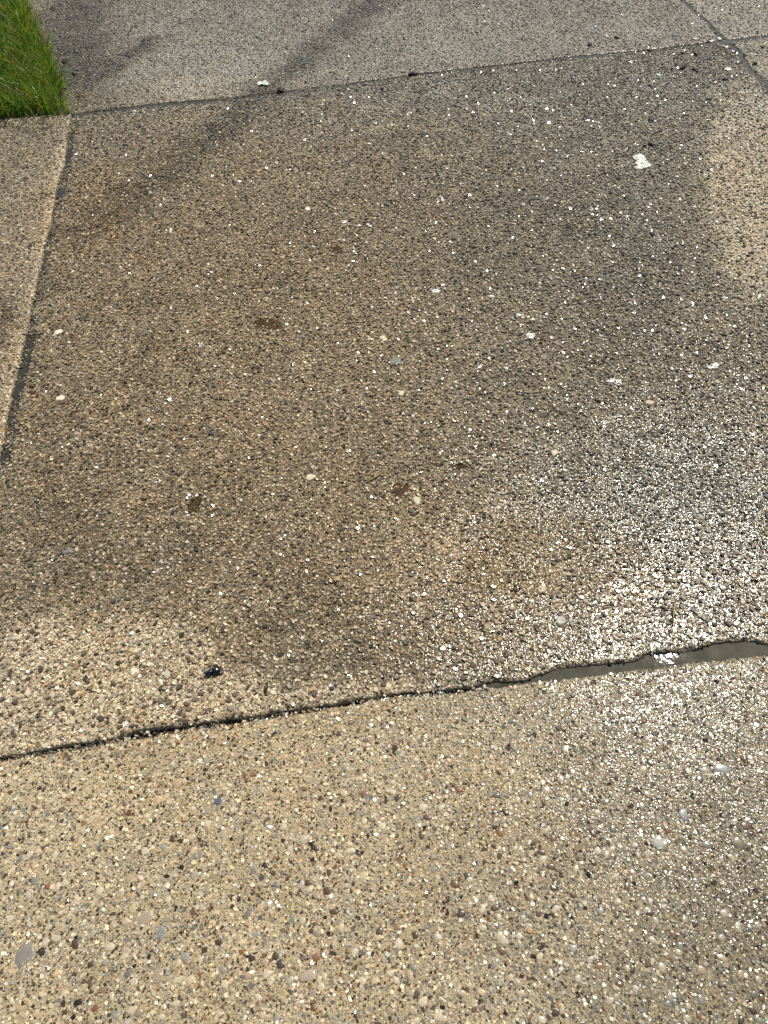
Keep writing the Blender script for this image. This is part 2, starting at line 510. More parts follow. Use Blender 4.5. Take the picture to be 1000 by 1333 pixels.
b_near = float(near_hi(np.array([1.4]))[0])
s_mid = Slab('middle', left_r, right_l, near_hi, far_lo, ZM, .009, (.02, 2.9, b_near, -.01))
s_front = Slab('front', const(-1.3), const(4.2), const(b_near - 2.9), near_lo, ZF, .006, (-1.3, 4.2, b_near - 2.9, b_near))
s_top = Slab('top', lawn_r, right_l, far_hi, const(3.1), ZM, .007, (-.7, 2.9, .02, 3.1))
s_left = Slab('left', const(-1.5), left_l, near_hi, lawn_f, .004, .010, (-1.5, 0, b_near, -.01))
s_right = Slab('right', right_r, const(4.2), near_hi, far_lo, .001, .008, (2.95, 4.2, b_near, -.01))
s_topr = Slab('topright', right_r, const(5.0), far_hi, const(3.1), .001, .008, (2.95, 5.0, .02, 3.1))

mid_o = tag(s_mid.mesh('driveway_slab', M_MID, 520, 240), 'large wet brown exposed aggregate slab in the middle, dry near its front left corner', 'concrete slab',
            'slabs of the driveway', 'structure')
front_o = tag(s_front.mesh('driveway_slab', M_FRONT, 620, 150), 'cream sandy slab with dark rounded pebbles in front of the nearest joint', 'concrete slab',
              'slabs of the driveway', 'structure')
top_o = tag(s_top.mesh('driveway_slab', M_MID, 260, 160), 'grey damp slab beyond the far joint, streaked dark, beside the grass', 'concrete slab', 'slabs of the driveway', 'structure')
left_o = tag(s_left.mesh('driveway_slab', M_MID, 120, 260), 'tan slab with a sparkling worn edge, in front of the grass tuft', 'concrete slab', 'slabs of the driveway', 'structure')
right_o = tag(s_right.mesh('driveway_slab', M_MID, 60, 160), 'dry tan slab of which only a sliver shows right of the cracked joint', 'concrete slab', 'slabs of the driveway', 'structure')
topr_o = tag(s_topr.mesh('driveway_slab', M_MID, 100, 120), 'pale grey slab in the far right corner beyond both joints', 'concrete slab', 'slabs of the driveway', 'structure')

# ------------------------------------------------------------------ stones set in the slabs
def pick(pal, n, sd=.24):
    cs = np.array([c for c, w in pal]); w = np.array([w for c, w in pal]); w = w / w.sum()
    c = cs[rng.choice(len(cs), n, p=w)]
    v = rng.normal(1, sd, (n, 1)) * (1 + rng.normal(0, .02, (n, 3)))
    return np.clip(c * np.clip(v, .4, 1.7), .008, .88)
def in_view(x, y, mx, my):
    px, py, cz = proj(x, y)
    return (px > -mx) & (px < PW + mx) & (py > -my) & (py < PH + my) & (cz > .1), px, py, cz
def jitter_grid(a0, a1, b0, b1, d):
    ga, gb = np.meshgrid(np.arange(a0, a1, d), np.arange(b0, b1, d), indexing='ij')
    ga, gb = ga.ravel(), gb.ravel()
    return ga + rng.uniform(-.48, .48, ga.size) * d, gb + rng.uniform(-.48, .48, ga.size) * d
def pebble_soup(name, x, y, z, r, h, col, wet, K, mid, mat, smooth, parent, tilt=.13, gloss=None):
    n = len(x)
    ang = np.arange(K) / K * 2 * np.pi + rng.uniform(0, 7, (n, 1)) + rng.normal(0, .22, (n, K))
    asp = rng.uniform(.45, 1.0, (n, 1))
    rr = r[:, None] * rng.uniform(.66, 1.2, (n, K))
    rot = rng.uniform(0, np.pi, (n, 1))
    cx, cy = np.cos(ang) * rr, np.sin(ang) * rr * asp
    ox, oy = cx * np.cos(rot) - cy * np.sin(rot), cx * np.sin(rot) + cy * np.cos(rot)
    tx, ty = rng.normal(0, tilt, (n, 1)), rng.normal(0, tilt, (n, 1))
    rings = []
    prof = [(1.0, -.5), (.70, 1.0)] if not mid else [(1.0, -.5), (.90, .45), (.58, 1.0)]
    for sc, hz in prof:
        jx = sc * (1 + rng.normal(0, .05, (n, K)))
        zx, zy = ox * jx, oy * jx
        zz = z[:, None] + h[:, None] * hz * (1 + (rng.normal(0, .07, (n, K)) if hz > .9 else 0)) + (tx * zx + ty * zy) * max(hz, 0)
        rings.append(np.stack([x[:, None] + zx, y[:, None] + zy, zz], -1))
    L = len(rings)
    V = np.stack(rings, 1).reshape(-1, 3)                # n, L, K, 3
    base = (np.arange(n) * L * K)[:, None, None]
    k = np.arange(K); k2 = (k + 1) % K
    fs = []
    for l in range(L - 1):
        q = np.stack([l * K + k, l * K + k2, (l + 1) * K + k2, (l + 1) * K + k], -1)[None]
        fs.append((base + q).reshape(-1, 4))
    cap = (np.arange(n) * L * K)[:, None] + (L - 1) * K + k[None]
    fs.append(cap)
    o = build_mesh(name, V, fs, mat, smooth, {'col': np.repeat(col, L * K, 0), 'wet': np.repeat(wet, L * K), 'gloss': np.repeat(wet if gloss is None else gloss, L * K)}, parent)
    o['kind'] = 'stuff'
    return o

# a few single-stone shapes, shared by the stones big enough to pick out one by one
def stone_proto(seed, K=8, rounded=True):
    g = np.random.default_rng(seed)
    ang = np.arange(K) / K * 2 * np.pi + g.normal(0, .16, K)
    rr = g.uniform(.70, 1.16, K)
    asp = g.uniform(.62, .95)
    prof = [(1.0, -.6), (.97, .25), (.80, .80), (.42, 1.03)] if rounded else [(1.0, -.6), (.92, .5), (.66, .98)]
    V = []
    tx, ty = g.normal(0, .08, 2)
    for sc, hz in prof:
        for k in range(K):
            xx, yy = math.cos(ang[k]) * rr[k] * sc * (1 + g.normal(0, .03)), math.sin(ang[k]) * rr[k] * asp * sc
            V.append((xx, yy, hz + (tx * xx + ty * yy) * max(hz, 0) * 2))
    k = np.arange(K); k2 = (k + 1) % K
    fs = [np.stack([l * K + k, l * K + k2, (l + 1) * K + k2, (l + 1) * K + k], -1) for l in range(len(prof) - 1)]
    fs.append(((len(prof) - 1) * K + k)[None])
    return build_mesh('pebble', V, fs, M_PEB_O, rounded, link=False).data
PROTO_R = [stone_proto(100 + i) for i in range(8)]
PROTO_C = [stone_proto(200 + i, 7, False) for i in range(8)]
def single(slab_o, protos, x, y, z, r, h, col, wet):
    o = bpy.data.objects.new('pebble', random.choice(protos))
    COL.objects.link(o)
    o.parent = slab_o
    o.location = (x, y, z)
    o.scale = (r, r, h)
    o.rotation_euler = (0, 0, random.uniform(0, 6.28))
    o.color = (*[float(c) for c in col], float(min(1, wet / 1.35)))
    return o

HERO = {'middle': [(78, 519, 9, (.78, .72, .58)), (76, 433, 9, (.78, .73, .6)), (400, 272, 7, (.8, .78, .68)), (521, 512, 8, (.72, .66, .5)),
                   (515, 470, 11, BLUE), (175, 874, 8, (.74, .70, .56)), (500, 441, 9, (.7, .62, .46)), (845, 525, 9, (.5, .45, .36)),
                   (543, 652, 11, (.52, .48, .36)), (405, 622, 8, (.66, .6, .45)), (88, 717, 10, BLUE), (217, 878, 9, (.5, .5, .44)),
                   (730, 808, 11, BLUE), (705, 766, 10, (.5, .42, .3)), (722, 590, 8, (.6, .54, .4))],
        'front': [(30, 1243, 17, (.23, .21, .19)), (940, 1000, 13, (.2, .22, .23)), (285, 1042, 9, (.1, .12, .15)), (890, 1060, 11, (.22, .24, .25)),
                  (205, 1270, 14, (.33, .27, .2)), (365, 1255, 9, (.06, .045, .03)), (210, 1215, 12, (.24, .25, .25)), (858, 1097, 12, (.3, .31, .3)),
                  (962, 1098, 13, (.12, .10, .07)), (190, 1195, 12, (.36, .30, .22)), (400, 1270, 14, (.37, .31, .24))]}

def pave(slab, slab_o, pal, pal_small, layers, mat, protos, n_single, smooth, hfac, K, mid_ring, margin, far_K=None, hmax=.0036, tilt=.13):
    """layers: (spacing, mean radius, sigma, keep, palette)"""
    a0, a1, b0, b1 = slab.nom
    cell = .0025
    ox, oy = a0 - .3, b0 - .3
    occ = np.zeros((int((a1 - a0 + .6) / cell) + 1, int((b1 - b0 + .6) / cell) + 1), bool)
    keepX = []
    for li, (sp, mr, sg, keep, pl) in enumerate(layers):
        a, b = jitter_grid(a0 - .2, a1 + .2, b0 - .2, b1 + .2, sp)
        x, y = to_xy(a, b)
        ok, px, py, cz = in_view(x, y, margin[0], margin[1])
        ok &= rng.random(len(a)) < keep
        a, b, x, y = a[ok], b[ok], x[ok], y[ok]
        d = slab.edge(a, b)
        ok = d > -.0006
        ia, ib = ((a - ox) / cell).astype(int), ((b - oy) / cell).astype(int)
        ok &= ~occ[np.clip(ia, 0, occ.shape[0] - 1), np.clip(ib, 0, occ.shape[1] - 1)]
        if slab.kind == 'middle':
            ok &= (pit_f(x, y) < .0010 + .0022 * rng.random(len(x)) ** 2)
        a, b, x, y, d, ia, ib = a[ok], b[ok], x[ok], y[ok], d[ok], ia[ok], ib[ok]
        r = mr * np.exp(rng.normal(0, sg, len(a)))
        r = np.minimum(r, np.maximum(d, 0) * .9 + .0034)
        r = np.minimum(r, .0082)
        if mr > .0042:
            for i in range(len(r)):
                m = int(r[i] * .85 / cell)
                if m > 0: occ[ia[i] - m:ia[i] + m + 1, ib[i] - m:ib[i] + m + 1] = True
        keepX.append((a, b, x, y, d, r, pick(pl, len(r), .24 if slab.kind == 'front' else .36)))
    a, b, x, y, d, r, col = [np.concatenate([k[i] for k in keepX]) for i in range(7)]
    z = slab.height(a, b, d)
    wet = wet_refl_at(slab.kind, x, y) * rng.uniform(.8, 1.12, len(x))
    col = np.where((r > .0066)[:, None], np.minimum(col, np.array([[.50, .44, .33]])), col) * tint_at(x, y)
    h = np.clip(r * hfac * rng.uniform(.5, 1.4, len(r)), .0003, hmax)
    px, py, cz = proj(x, y)
    size = r * 2 * F / cz
    inn = (px > 4) & (px < PW - 4) & (py > 4) & (py < PH - 4)
    single_i = np.array([], int)
    hero = HERO.get(slab.kind, [])
    if n_single:
        order = np.argsort(-np.where(inn, size, 0))
        single_i = order[:n_single - len(hero)]
        print(slab.kind, 'single stones down to px', size[single_i[-1]])
        for i in single_i:
            single(slab_o, protos, x[i], y[i], z[i], r[i], h[i], col[i], wet[i])
        for hx, hy, hr, hc in hero:
            q = at(hx, hy, slab.z0)
            ha, hb = to_ab(q)
            hz = float(slab.height(np.array([ha]), np.array([hb]))[0])
            rr = .85 * hr * float(proj(q[0], q[1])[2]) / F
            single(slab_o, protos, q[0], q[1], hz + .0003, rr, .0036 if slab.kind == 'middle' else .0016, hc, .35)
    rest = np.ones(len(x), bool)
    rest[single_i] = False
    near = size > 3.4
    if far_K is None: groups = [(rest, K, mid_ring)]
    else: groups = [(rest & near, K, mid_ring), (rest & ~near, far_K, False)]
    for msk, kk, mr_ in groups:
        if msk.sum():
            pebble_soup('embedded_pebbles', x[msk], y[msk], z[msk], r[msk], h[msk], col[msk], wet[msk], kk, mr_, mat, smooth, slab_o, tilt, gloss_at(slab.kind, wet[msk]))
    print(slab.kind, len(x), 'stones')

DOTS = [(DBROWN, .46), (RUST, .10), (BLACK, .30), (BLUE, .14)]
pave(s_front, front_o, PAL_FRONT, DOTS,
     [(.038, .0058, .25, .5, [((.42, .36, .25), .34), (BLUE, .16), ((.33, .30, .25), .24), ((.48, .42, .30), .2), ((.34, .28, .2), .15)]),
      (.0165, .0054, .30, .75, PAL_FRONT), (.0116, .0035, .28, .86, DOTS),
      (.0082, .0036, .34, .85, [(CREAM, .46), (BEIGE, .2), (BLUE, .05), ((.68, .63, .50), .24), (RUST, .05)]),
      (.0058, .0017, .3, .5, PAL_FRONT + [(DBROWN, .4)])],
     M_PEB_F, PROTO_R, 300, False, .30, 6, False, (260, 160), None, .0016, .22)
pave(s_mid, mid_o, PAL_MID, PAL_MID,
     [(.050, .0066, .22, .5, [(TAN, .3), ((.66, .58, .43), .25), (BLUE, .15), (GREY, .3)]),
      (.0146, .0061, .28, .85, PAL_MID), (.0086, .0037, .32, .76, PAL_MID)],
     M_PEB_M, PROTO_C, 300, False, .62, 5, False, (230, 50), 4, .0042, .19)
pave(s_top, top_o, PAL_MID, PAL_MID, [(.0140, .0058, .25, .85, PAL_MID), (.0092, .0036, .28, .8, PAL_MID)], M_PEB_M, PROTO_C, 0, False, .45, 4, False, (160, 90))
pave(s_left, left_o, PAL_MID, PAL_MID, [(.0146, .0060, .25, .85, PAL_MID), (.0084, .0036, .28, .80, PAL_MID)], M_PEB_M, PROTO_C, 0, False, .5, 5, False, (160, 50))
pave(s_right, right_o, PAL_MID, PAL_MID, [(.0140, .0056, .25, .85, PAL_MID), (.0090, .0036, .28, .8, PAL_MID)], M_PEB_M, PROTO_C, 0, False, .45, 4, False, (160, 60))
pave(s_topr, topr_o, PAL_MID, PAL_MID, [(.0150, .006, .25, .85, PAL_MID), (.0100, .0038, .28, .8, PAL_MID)], M_PEB_M, PROTO_C, 0, False, .4, 4, False, (160, 90))

# ------------------------------------------------------------------ ground, soil under the slabs, joints
def sheet(name, x0, x1, y0, y1, z, nx, ny, mat, amp=0.0, sc=.1):
    X, Y = np.meshgrid(np.linspace(x0, x1, nx), np.linspace(y0, y1, ny), indexing='ij')
    Z = z + (amp * N3(X, Y, sc, 3) if amp else X * 0)
    idx = np.arange(nx * ny).reshape(nx, ny)
    q = np.stack([idx[:-1, :-1], idx[1:, :-1], idx[1:, 1:], idx[:-1, 1:]], -1).reshape(-1, 4)
    return build_mesh(name, np.stack([X, Y, Z], -1).reshape(-1, 3), [q], mat, True)
tag(sheet('ground', -300, 300, -300, 300, -.14, 40, 40, M_GROUND), 'bare earth reaching to the horizon beyond the driveway', kind='structure')
tag(sheet('soil', -4, 6, -3, 7.5, -.035, 300, 300, M_SOIL, .006, .05), 'dark damp soil at the bottom of the open joints', kind='structure')

def strip(name, path_lo, path_hi, t, along_a, z, mat, label, cat_kind='structure', nw=6, amp=.001, over=.012):
    """a band of fill lying between two joint edges"""
    lo, hi = path_lo(t) - over, path_hi(t) + over
    w = np.linspace(0, 1, nw)
    P = lo[:, None] * (1 - w) + hi[:, None] * w
    T = np.repeat(t[:, None], nw, 1)
    x, y = to_xy(T, P) if along_a else to_xy(P, T)
    zz = (z(t)[:, None] if callable(z) else z) + amp * N2(x, y, .03, 2)
    idx = np.arange(T.size).reshape(T.shape)
    q = np.stack([idx[:-1, :-1], idx[1:, :-1], idx[1:, 1:], idx[:-1, 1:]], -1).reshape(-1, 4)
    if not along_a: q = q[:, ::-1]
    if along_a: pass
    o = build_mesh(name, np.stack([x, y, zz], -1).reshape(-1, 3), [q], mat, True)
    return tag(o, label, None, None, cat_kind)
aw = to_ab(at(575, 903))[0]
strip('joint_water', near_lo, near_hi, np.linspace(aw, aw + 1.6, 400), True, lambda t: ZF - .0030 - .010 * np.clip((aw + .16 - t) / .16, 0, 1) ** 1.2, M_JOINTW,
      'murky green grey water filling the near joint towards its right end', amp=0, nw=8, over=.02)
strip('joint_silt', near_lo, near_hi, np.linspace(aw - 1.9, aw + .2, 500), True, lambda t: -.015 + .006 * N2(t, t * 0, .05, 2), M_SOIL,
      'dark soil at the bottom of the near joint', amp=.003, over=.004)
strip('joint_silt', far_lo, far_hi, np.linspace(.0, 3.4, 500), True, lambda t: -.0045 + .0015 * N2(t, t * 0, .2, 2), M_PALESILT,
      'smooth grey wet silt lying in the far cross joint', amp=.0006, over=.004)
strip('joint_silt', left_l, left_r, np.linspace(b_near - .1, .03, 500), False, lambda t: -.0085 + .003 * N2(t, t * 0, .2, 2), M_SILT,
      'grey wet silt lying in the long joint beside the left slab', amp=.0030, over=.004)
strip('joint_silt', right_l, right_r, np.linspace(b_near, 3.0, 500), False, lambda t: -.0045 + .002 * N2(t, t * 0, .2, 2), M_PALESILT,
      'dark silt lying in the joint at the far right', amp=.0006, over=.004)

# grit washed into the joints
def grit(name, lo, hi, t0, t1, along_a, n, zoff, parent, rmean=.0022):
    t = rng.uniform(t0, t1, n)
    u = np.clip(rng.beta(.8, .8, n), .02, .98)
    l_, h_ = lo(t), hi(t)
    p = l_ + (h_ - l_) * u
    x, y = to_xy(t, p) if along_a else to_xy(p, t)
    ok = in_view(x, y, 120, 60)[0] & (N1(x, y, .06, 2) + .25 > rng.random(n) - .3)
    x, y, u = x[ok], y[ok], u[ok]
    r = rmean * np.exp(rng.normal(0, .35, len(x)))
    z = zoff + .002 * np.abs(u * 2 - 1) ** 2
    return pebble_soup(name, x, y, z + 0 * x, r, r * .5, pick(PAL_MID, len(x)) * .8, np.full(len(x), .6), 5, False, M_PEB_M, False, parent)
grit('joint_grit', left_l, left_r, b_near, .0, False, 9000, -.0075, mid_o)
grit('joint_grit', far_lo, far_hi, .0, 2.9, True, 4000, -.0042, mid_o)
grit('joint_grit', right_l, right_r, -1.2, 2.0, False, 1400, -.0045, mid_o)
grit('joint_grit', near_lo, near_hi, aw - 1.2, aw + .1, True, 1600, -.012, mid_o, .003)

# water lying in pits and low spots of the middle slab
def patch(name, px, py, rx, ry, z, mat, label, seed, grow=1.3):
    c = at(px, py, z)
    vx = (at(px + rx, py) - at(px - rx, py)) / 2
    vy = (at(px, py - ry) - at(px, py + ry)) / 2
    n, rings = 48, 12
    V = [(c[0], c[1], z)]
    for r_ in range(1, rings + 1):
        for k in range(n):
            t = k / n * 2 * math.pi
            q = r_ / rings * grow * (1 + .14 * math.sin(2 * t + seed) + .10 * math.sin(3 * t + seed * 2.1) + .05 * math.sin(7 * t + seed))
            p = c + vx * math.cos(t) * q + vy * math.sin(t) * q
            V.append((p[0], p[1], z))
    V = np.array(V)
    dx, dy = V[:, 0] - A0[0], V[:, 1] - A0[1]
    depth = np.clip(z - s_mid.height(dx * EA[0] + dy * EA[1], dx * EB[0] + dy * EB[1]), 0, .02)
    k = np.arange(n); k2 = (k + 1) % n
    f3 = np.stack([np.zeros(n, int), 1 + k, 1 + k2], -1)
    f4 = np.concatenate([np.stack([1 + r_ * n + k, 1 + (r_ + 1) * n + k, 1 + (r_ + 1) * n + k2, 1 + r_ * n + k2], -1) for r_ in range(rings - 1)])
    return tag(build_mesh(name, V, [f3, f4], mat, True, {'depth': depth}), label, None, 'water lying on the middle slab', 'structure')
PLAB = ['dull brown puddle in a pit with pale stones round it, near the middle of the slab', 'long narrow puddle on the orange brown part of the slab',
        'tiny dark puddle high on the middle slab', 'upright puddle in the left half of the middle slab', 'flat puddle just above and right of the largest pit']
for i, ((px, py, rx, ry, dp), lb) in enumerate(zip(PITS, PLAB)):
    q = at(px, py)
    zl = ZM + float(und(q[0:1], q[1:2])[0]) - .0011
    patch('puddle', px, py, rx, ry, zl, M_PUDDLE, lb, i + 3)
q = at(690, 735)
patch('puddle', 690, 735, 150, 70, ZM - .0014, M_FILM, 'broad shallow film of clear water over warm brown stones', 2, 1.05)

# ------------------------------------------------------------------ lawn and grass
def lawn():
    n = 60
    a = np.linspace(-2.2, .2, n); b = np.linspace(-.05, 3.1, n)
    Aa, Bb = np.meshgrid(np.linspace(0, 1, n), np.linspace(0, 1, n), indexing='ij')
    bb = Bb * 3.1
    aa = -2.4 + (lawn_r(bb) - .004 + 2.4) * Aa
    bb = bb + (lawn_f(aa) + .004) * (1 - Bb)
    x, y = to_xy(aa, bb)
    z = -.004 + .008 * N3(x, y, .15, 3)
    idx = np.arange(n * n).reshape(n, n)
    q = np.stack([idx[:-1, :-1], idx[1:, :-1], idx[1:, 1:], idx[:-1, 1:]], -1).reshape(-1, 4)
    return build_mesh('lawn', np.stack([x, y, z], -1).reshape(-1, 3), [q], M_SOIL, True)
tag(lawn(), 'dark soil bed under the grass at the far left', kind='structure')
def grass_material():
    m = NT('grass_blade')
    c = m.attr('col').outputs['Color']
    d = m.bsdf(c, .35, Specular_IOR_Level=.4)
    t = m.n('ShaderNodeBsdfTranslucent')
    m.set(t.inputs[0], m.mix(1.0, c, (1.5, 1.35, .55, 1), 'MULTIPLY'))
    mx = m.n('ShaderNodeMixShader'); mx.inputs[0].default_value = .5
    m.t.links.new(d, mx.inputs[1]); m.t.links.new(t.outputs[0], mx.inputs[2])
    return m.done(mx.outputs[0])
M_GRASS = grass_material()
def blades(name, x, y, z, L, lean_dir, lean, w, col, mat):
    n = len(x)
    ts = np.array([0, .35, .7, 1.0])
    V = np.zeros((n, 7, 3))
    side = lean_dir + np.pi / 2 + rng.normal(0, .9, n)
    for i, t in enumerate(ts):
        off = L * lean * (t ** 1.8)
        cx, cy = x + np.cos(lean_dir) * off, y + np.sin(lean_dir) * off
        cz = z + L * t * np.sqrt(np.clip(1 - (lean * t ** .8) ** 2 * .75, .06, 1))
        ww = w * (1, .9, .6, 0)[i] / 2
        if i < 3:
            V[:, 2 * i] = np.stack([cx - np.cos(side) * ww, cy - np.sin(side) * ww, cz], -1)
            V[:, 2 * i + 1] = np.stack([cx + np.cos(side) * ww, cy + np.sin(side) * ww, cz], -1)
        else:
            V[:, 6] = np.stack([cx, cy, cz], -1)
    base = (np.arange(n) * 7)[:, None]
    f4 = np.concatenate([base + np.array([[0, 1, 3, 2]]), base + np.array([[2, 3, 5, 4]])])
    f3 = base + np.array([[4, 5, 6]])
    return build_mesh(name, V.reshape(-1, 3), [f4, f3], mat, True, {'col': np.repeat(col, 7, 0)})
n = 60000
a, b = rng.uniform(-1.5, .25, n), rng.uniform(-.04, 2.4, n)
ok = (a < lawn_r(b) + .002 + .03 * N4(a, b, .05, 2)) & (b > lawn_f(a) + .004)
x, y = to_xy(a, b)
ok &= in_view(x, y, 420, 160)[0]
a, b, x, y = a[ok], b[ok], x[ok], y[ok]
clump = N1(x, y, .05, 2)
ok = rng.random(len(x)) < .75 + .5 * clump
a, b, x, y, clump = a[ok], b[ok], x[ok], y[ok], clump[ok]
L = np.clip(.088 + .06 * clump + rng.normal(0, .022, len(x)), .02, .19)
edge_near = np.exp(-(lawn_r(b) - a) / .05)
ld = rng.uniform(0, 2 * np.pi, len(x)) * (1 - .3 * edge_near) + math.atan2(EA[1], EA[0]) * .3
lean = np.clip(rng.normal(.6, .3, len(x)) , .05, 1.3)
ld = ld * .9 + 4.0 * N2(x, y, .16)
out = (lawn_r(b) - a < .035) & (rng.random(len(x)) < .55)
ld[out] = math.atan2(EA[1], EA[0]) + rng.normal(-.25, .7, out.sum())
lean[out] = rng.uniform(.5, 1.2, out.sum())
L[out] *= rng.uniform(.5, 1.05, out.sum())
gcol = np.array([[.105, .19, .028]]) * rng.uniform(.7, 1.5, (len(x), 1)) * (1 + rng.normal(0, .08, (len(x), 3)))
dry = rng.random(len(x)) < .12
gcol[dry] = np.array([.30, .24, .11]) * rng.uniform(.7, 1.2, (dry.sum(), 1))
g = blades('grass', x, y, np.full(len(x), -.004), L, ld, lean, rng.uniform(.0028, .0058, len(x)), np.clip(gcol, .004, .6), M_GRASS)
tag(g, 'lush green grass overhanging the far left corner of the paving', 'grass', kind='stuff')
print('grass blades', len(x))

# ------------------------------------------------------------------ small things lying about
def slab_z(px, py, slab=None):
    q = at(px, py)
    ab = to_ab(q)
    for s in (s_mid, s_front, s_top, s_left, s_right, s_topr):
        if float(s.edge(ab[0:1], ab[1:2])[0]) > 0:
            return float(s.height(ab[0:1], ab[1:2])[0])
    return -.004
def lump_mesh(name, seed, mat, n_l=1, flat=.6, jag=.25, smooth=False):
    """irregular crumb: a few merged, dented stones of one piece, radius about 1"""
    import bmesh
    g = random.Random(seed)
    bm = bmesh.new()
    for k in range(n_l):
        t = bmesh.ops.create_icosphere(bm, subdivisions=2, radius=1 if n_l == 1 else g.uniform(.45, .65))
        off = Vector((g.uniform(-.6, .6), g.uniform(-.6, .6), g.uniform(-.1, .25))) if n_l > 1 else Vector((0, 0, 0))
        st = Vector((1, g.uniform(.6, .95), flat))
        for v in t['verts']:
            d = 1 + jag * (math.sin(v.co.x * 3.1 + seed + k) * math.cos(v.co.y * 4.3 + seed * 2) + .5 * math.sin(v.co.z * 5 + seed) + g.uniform(-.25, .25))
            v.co = Vector((v.co.x * st.x, v.co.y * st.y, v.co.z * st.z)) * d + off
    me = bpy.data.meshes.new(name)
    bm.to_mesh(me); bm.free()
    for p in me.polygons: p.use_smooth = smooth
    me.materials.append(mat)
    return me
CRUMBS = [lump_mesh('mulch_crumb', 40 + i, M_MULCH, 1 if i % 2 else 2, .55, .35) for i in range(5)]
def drop(name, me, px, py, size_px, label, cat, group=None, hz=1.0, rot=None):
    zb = slab_z(px, py)
    q = at(px, py, zb)
    s = size_px / 2 * float(proj(q[0], q[1])[2]) / F
    o = bpy.data.objects.new(name, me)
    COL.objects.link(o)
    o.location = (q[0], q[1], zb + .0015 + s * .25 * hz)
    o.scale = (s, s, s * hz)
    o.rotation_euler = (0, 0, random.uniform(0, 6.28) if rot is None else rot)
    return tag(o, label, cat, group)
tarm = lump_mesh('tar_blob', 5, M_TAR, 5, .5, .3)
drop('tar_blob', tarm, 280, 878, 21, 'shiny blue black tar blob on the pale front left part of the middle slab', 'tar blob')
seed_me = lump_mesh('seed_husk', 9, M_SEED, 1, .5, .1, True)
o = drop('seed_husk', seed_me, 347, 896, 15, 'dark oval seed husk lying just above the near joint', 'seed husk', rot=1.5)
o.scale[1] *= .45
MG = 'dark mulch crumbs scattered on the driveway'
crumb_spots = [(886, 69, 6, 'dark crumb above the far right cluster of crumbs'), (905, 71, 5, 'rightmost small crumb of the upper pair by the far joint'),
               (879, 85, 5, 'leftmost crumb of the far right cluster'), (889, 89, 8, 'wide black crumb in the far right cluster'),
               (904, 92, 8, 'tall black crumb at the right end of the far right cluster'), (943, 103, 6, 'dark crumb beside the dry strip, nearest the right joint'),
               (922, 129, 5, 'dark crumb at the top of the dry strip edge'), (780, 92, 4, 'lone tiny crumb left of the far right cluster'),
               (845, 111, 4, 'tiny crumb below the far right cluster'), (864, 125, 4, 'small crumb between the far cluster and the white chip'),
               (846, 156, 8, 'black crumb touching a bright white chip'), (768, 59, 5, 'crumb just beyond the far joint, left of its pair'),
               (801, 50, 6, 'flat crumb just beyond the far joint, right of its pair'), (845, 66, 5, 'crumb lying in the far joint'),
               (991, 62, 6, 'crumb on the far right corner slab'), (970, 72, 4, 'tiny crumb beside the far right joint corner'), (982, 84, 5, 'crumb on the edge of the right joint'),
               (840, 191, 5, 'right crumb of the pair just above the white paint patch'), (848, 189, 6, 'crumb of a pair above the white paint patch, farther from it'),
               (722, 279, 5, 'dark crumb left of and below the white paint patch'), (813, 257, 5, 'crumb below the white paint patch'),
               (849, 306, 6, 'crumb midway down the right half of the slab'), (914, 327, 5, 'crumb near the lower tip of the dry strip'),
               (538, 98, 8, 'black crumb sitting in the middle of the far joint'), (362, 119, 12, 'long black crumb in the far joint beside a pale leaf scrap'),
               (102, 67, 6, 'crumb beside the grass, farthest of three'), (85, 81, 6, 'crumb beside the grass, middle of three'), (99, 98, 9, 'largest crumb beside the grass, nearest of three'),
               (917, 370, 5, 'crumb above the faint white paint on the right'), (978, 446, 6, 'crumb near the right edge of the wet slab')]
for i, (px, py, sz, lb) in enumerate(crumb_spots):
    drop('mulch_crumb', CRUMBS[i % 5], px, py, sz * 1.45, lb, 'mulch crumb', MG, .8)
CH = [lump_mesh('white_chip', 70 + i, M_WHITE, 1, .4, .3) for i in range(3)]
for i, (px, py, sz, lb) in enumerate([(852, 158, 5, 'bright white chip touching a black crumb'), (926, 54, 6, 'left white chip at the crossing of the far joints'),
                                      (936, 51, 7, 'right white chip at the crossing of the far joints'), (948, 91, 8, 'white chip beside the far right joint'),
                                      (857, 98, 6, 'white chip below the far right crumbs'), (403, 227, 6, 'white chip on the upper middle of the wet slab')]):
    drop('white_chip', CH[i % 3], px, py, sz, lb, 'chip', 'white chips on the driveway', .6)
OR_ = lump_mesh('orange_crumb', 81, M_RUSTY, 1, .5, .3)
for px, py, sz, lb in [(690, 1212, 7, 'orange crumb on the front slab, farther of two'), (729, 1309, 6, 'orange crumb on the front slab, nearer of two')]:
    drop('orange_crumb', OR_, px, py, sz, lb, 'crumb', 'orange crumbs on the front slab', .5)

# pale leaf scrap by the far joint
def leaf_scrap():
    zb = slab_z(343, 109)
    P = [(335, 109), (338, 107), (342, 107.5), (346, 106), (351, 110), (348, 111), (341, 110.5), (336, 111)]
    C = (342, 109)
    V = []
    for (x_, y_), hh in zip(P, (.002, .005, .003, .007, .001, .000, .003, .000)):
        q = at(x_, y_, zb + .004); V.append((q[0], q[1], zb + .004 + hh))
    q = at(*C, zb + .004); V.append((q[0], q[1], zb + .003))
    k = np.arange(8)
    o = build_mesh('leaf_scrap', V, [np.stack([np.full(8, 8), k, (k + 1) % 8], -1)], M_WHITE)
    s = o.modifiers.new('thickness', 'SOLIDIFY'); s.thickness = .0012
    return o
tag(leaf_scrap(), 'crumpled pale leaf scrap lying just beyond the far joint', 'leaf')

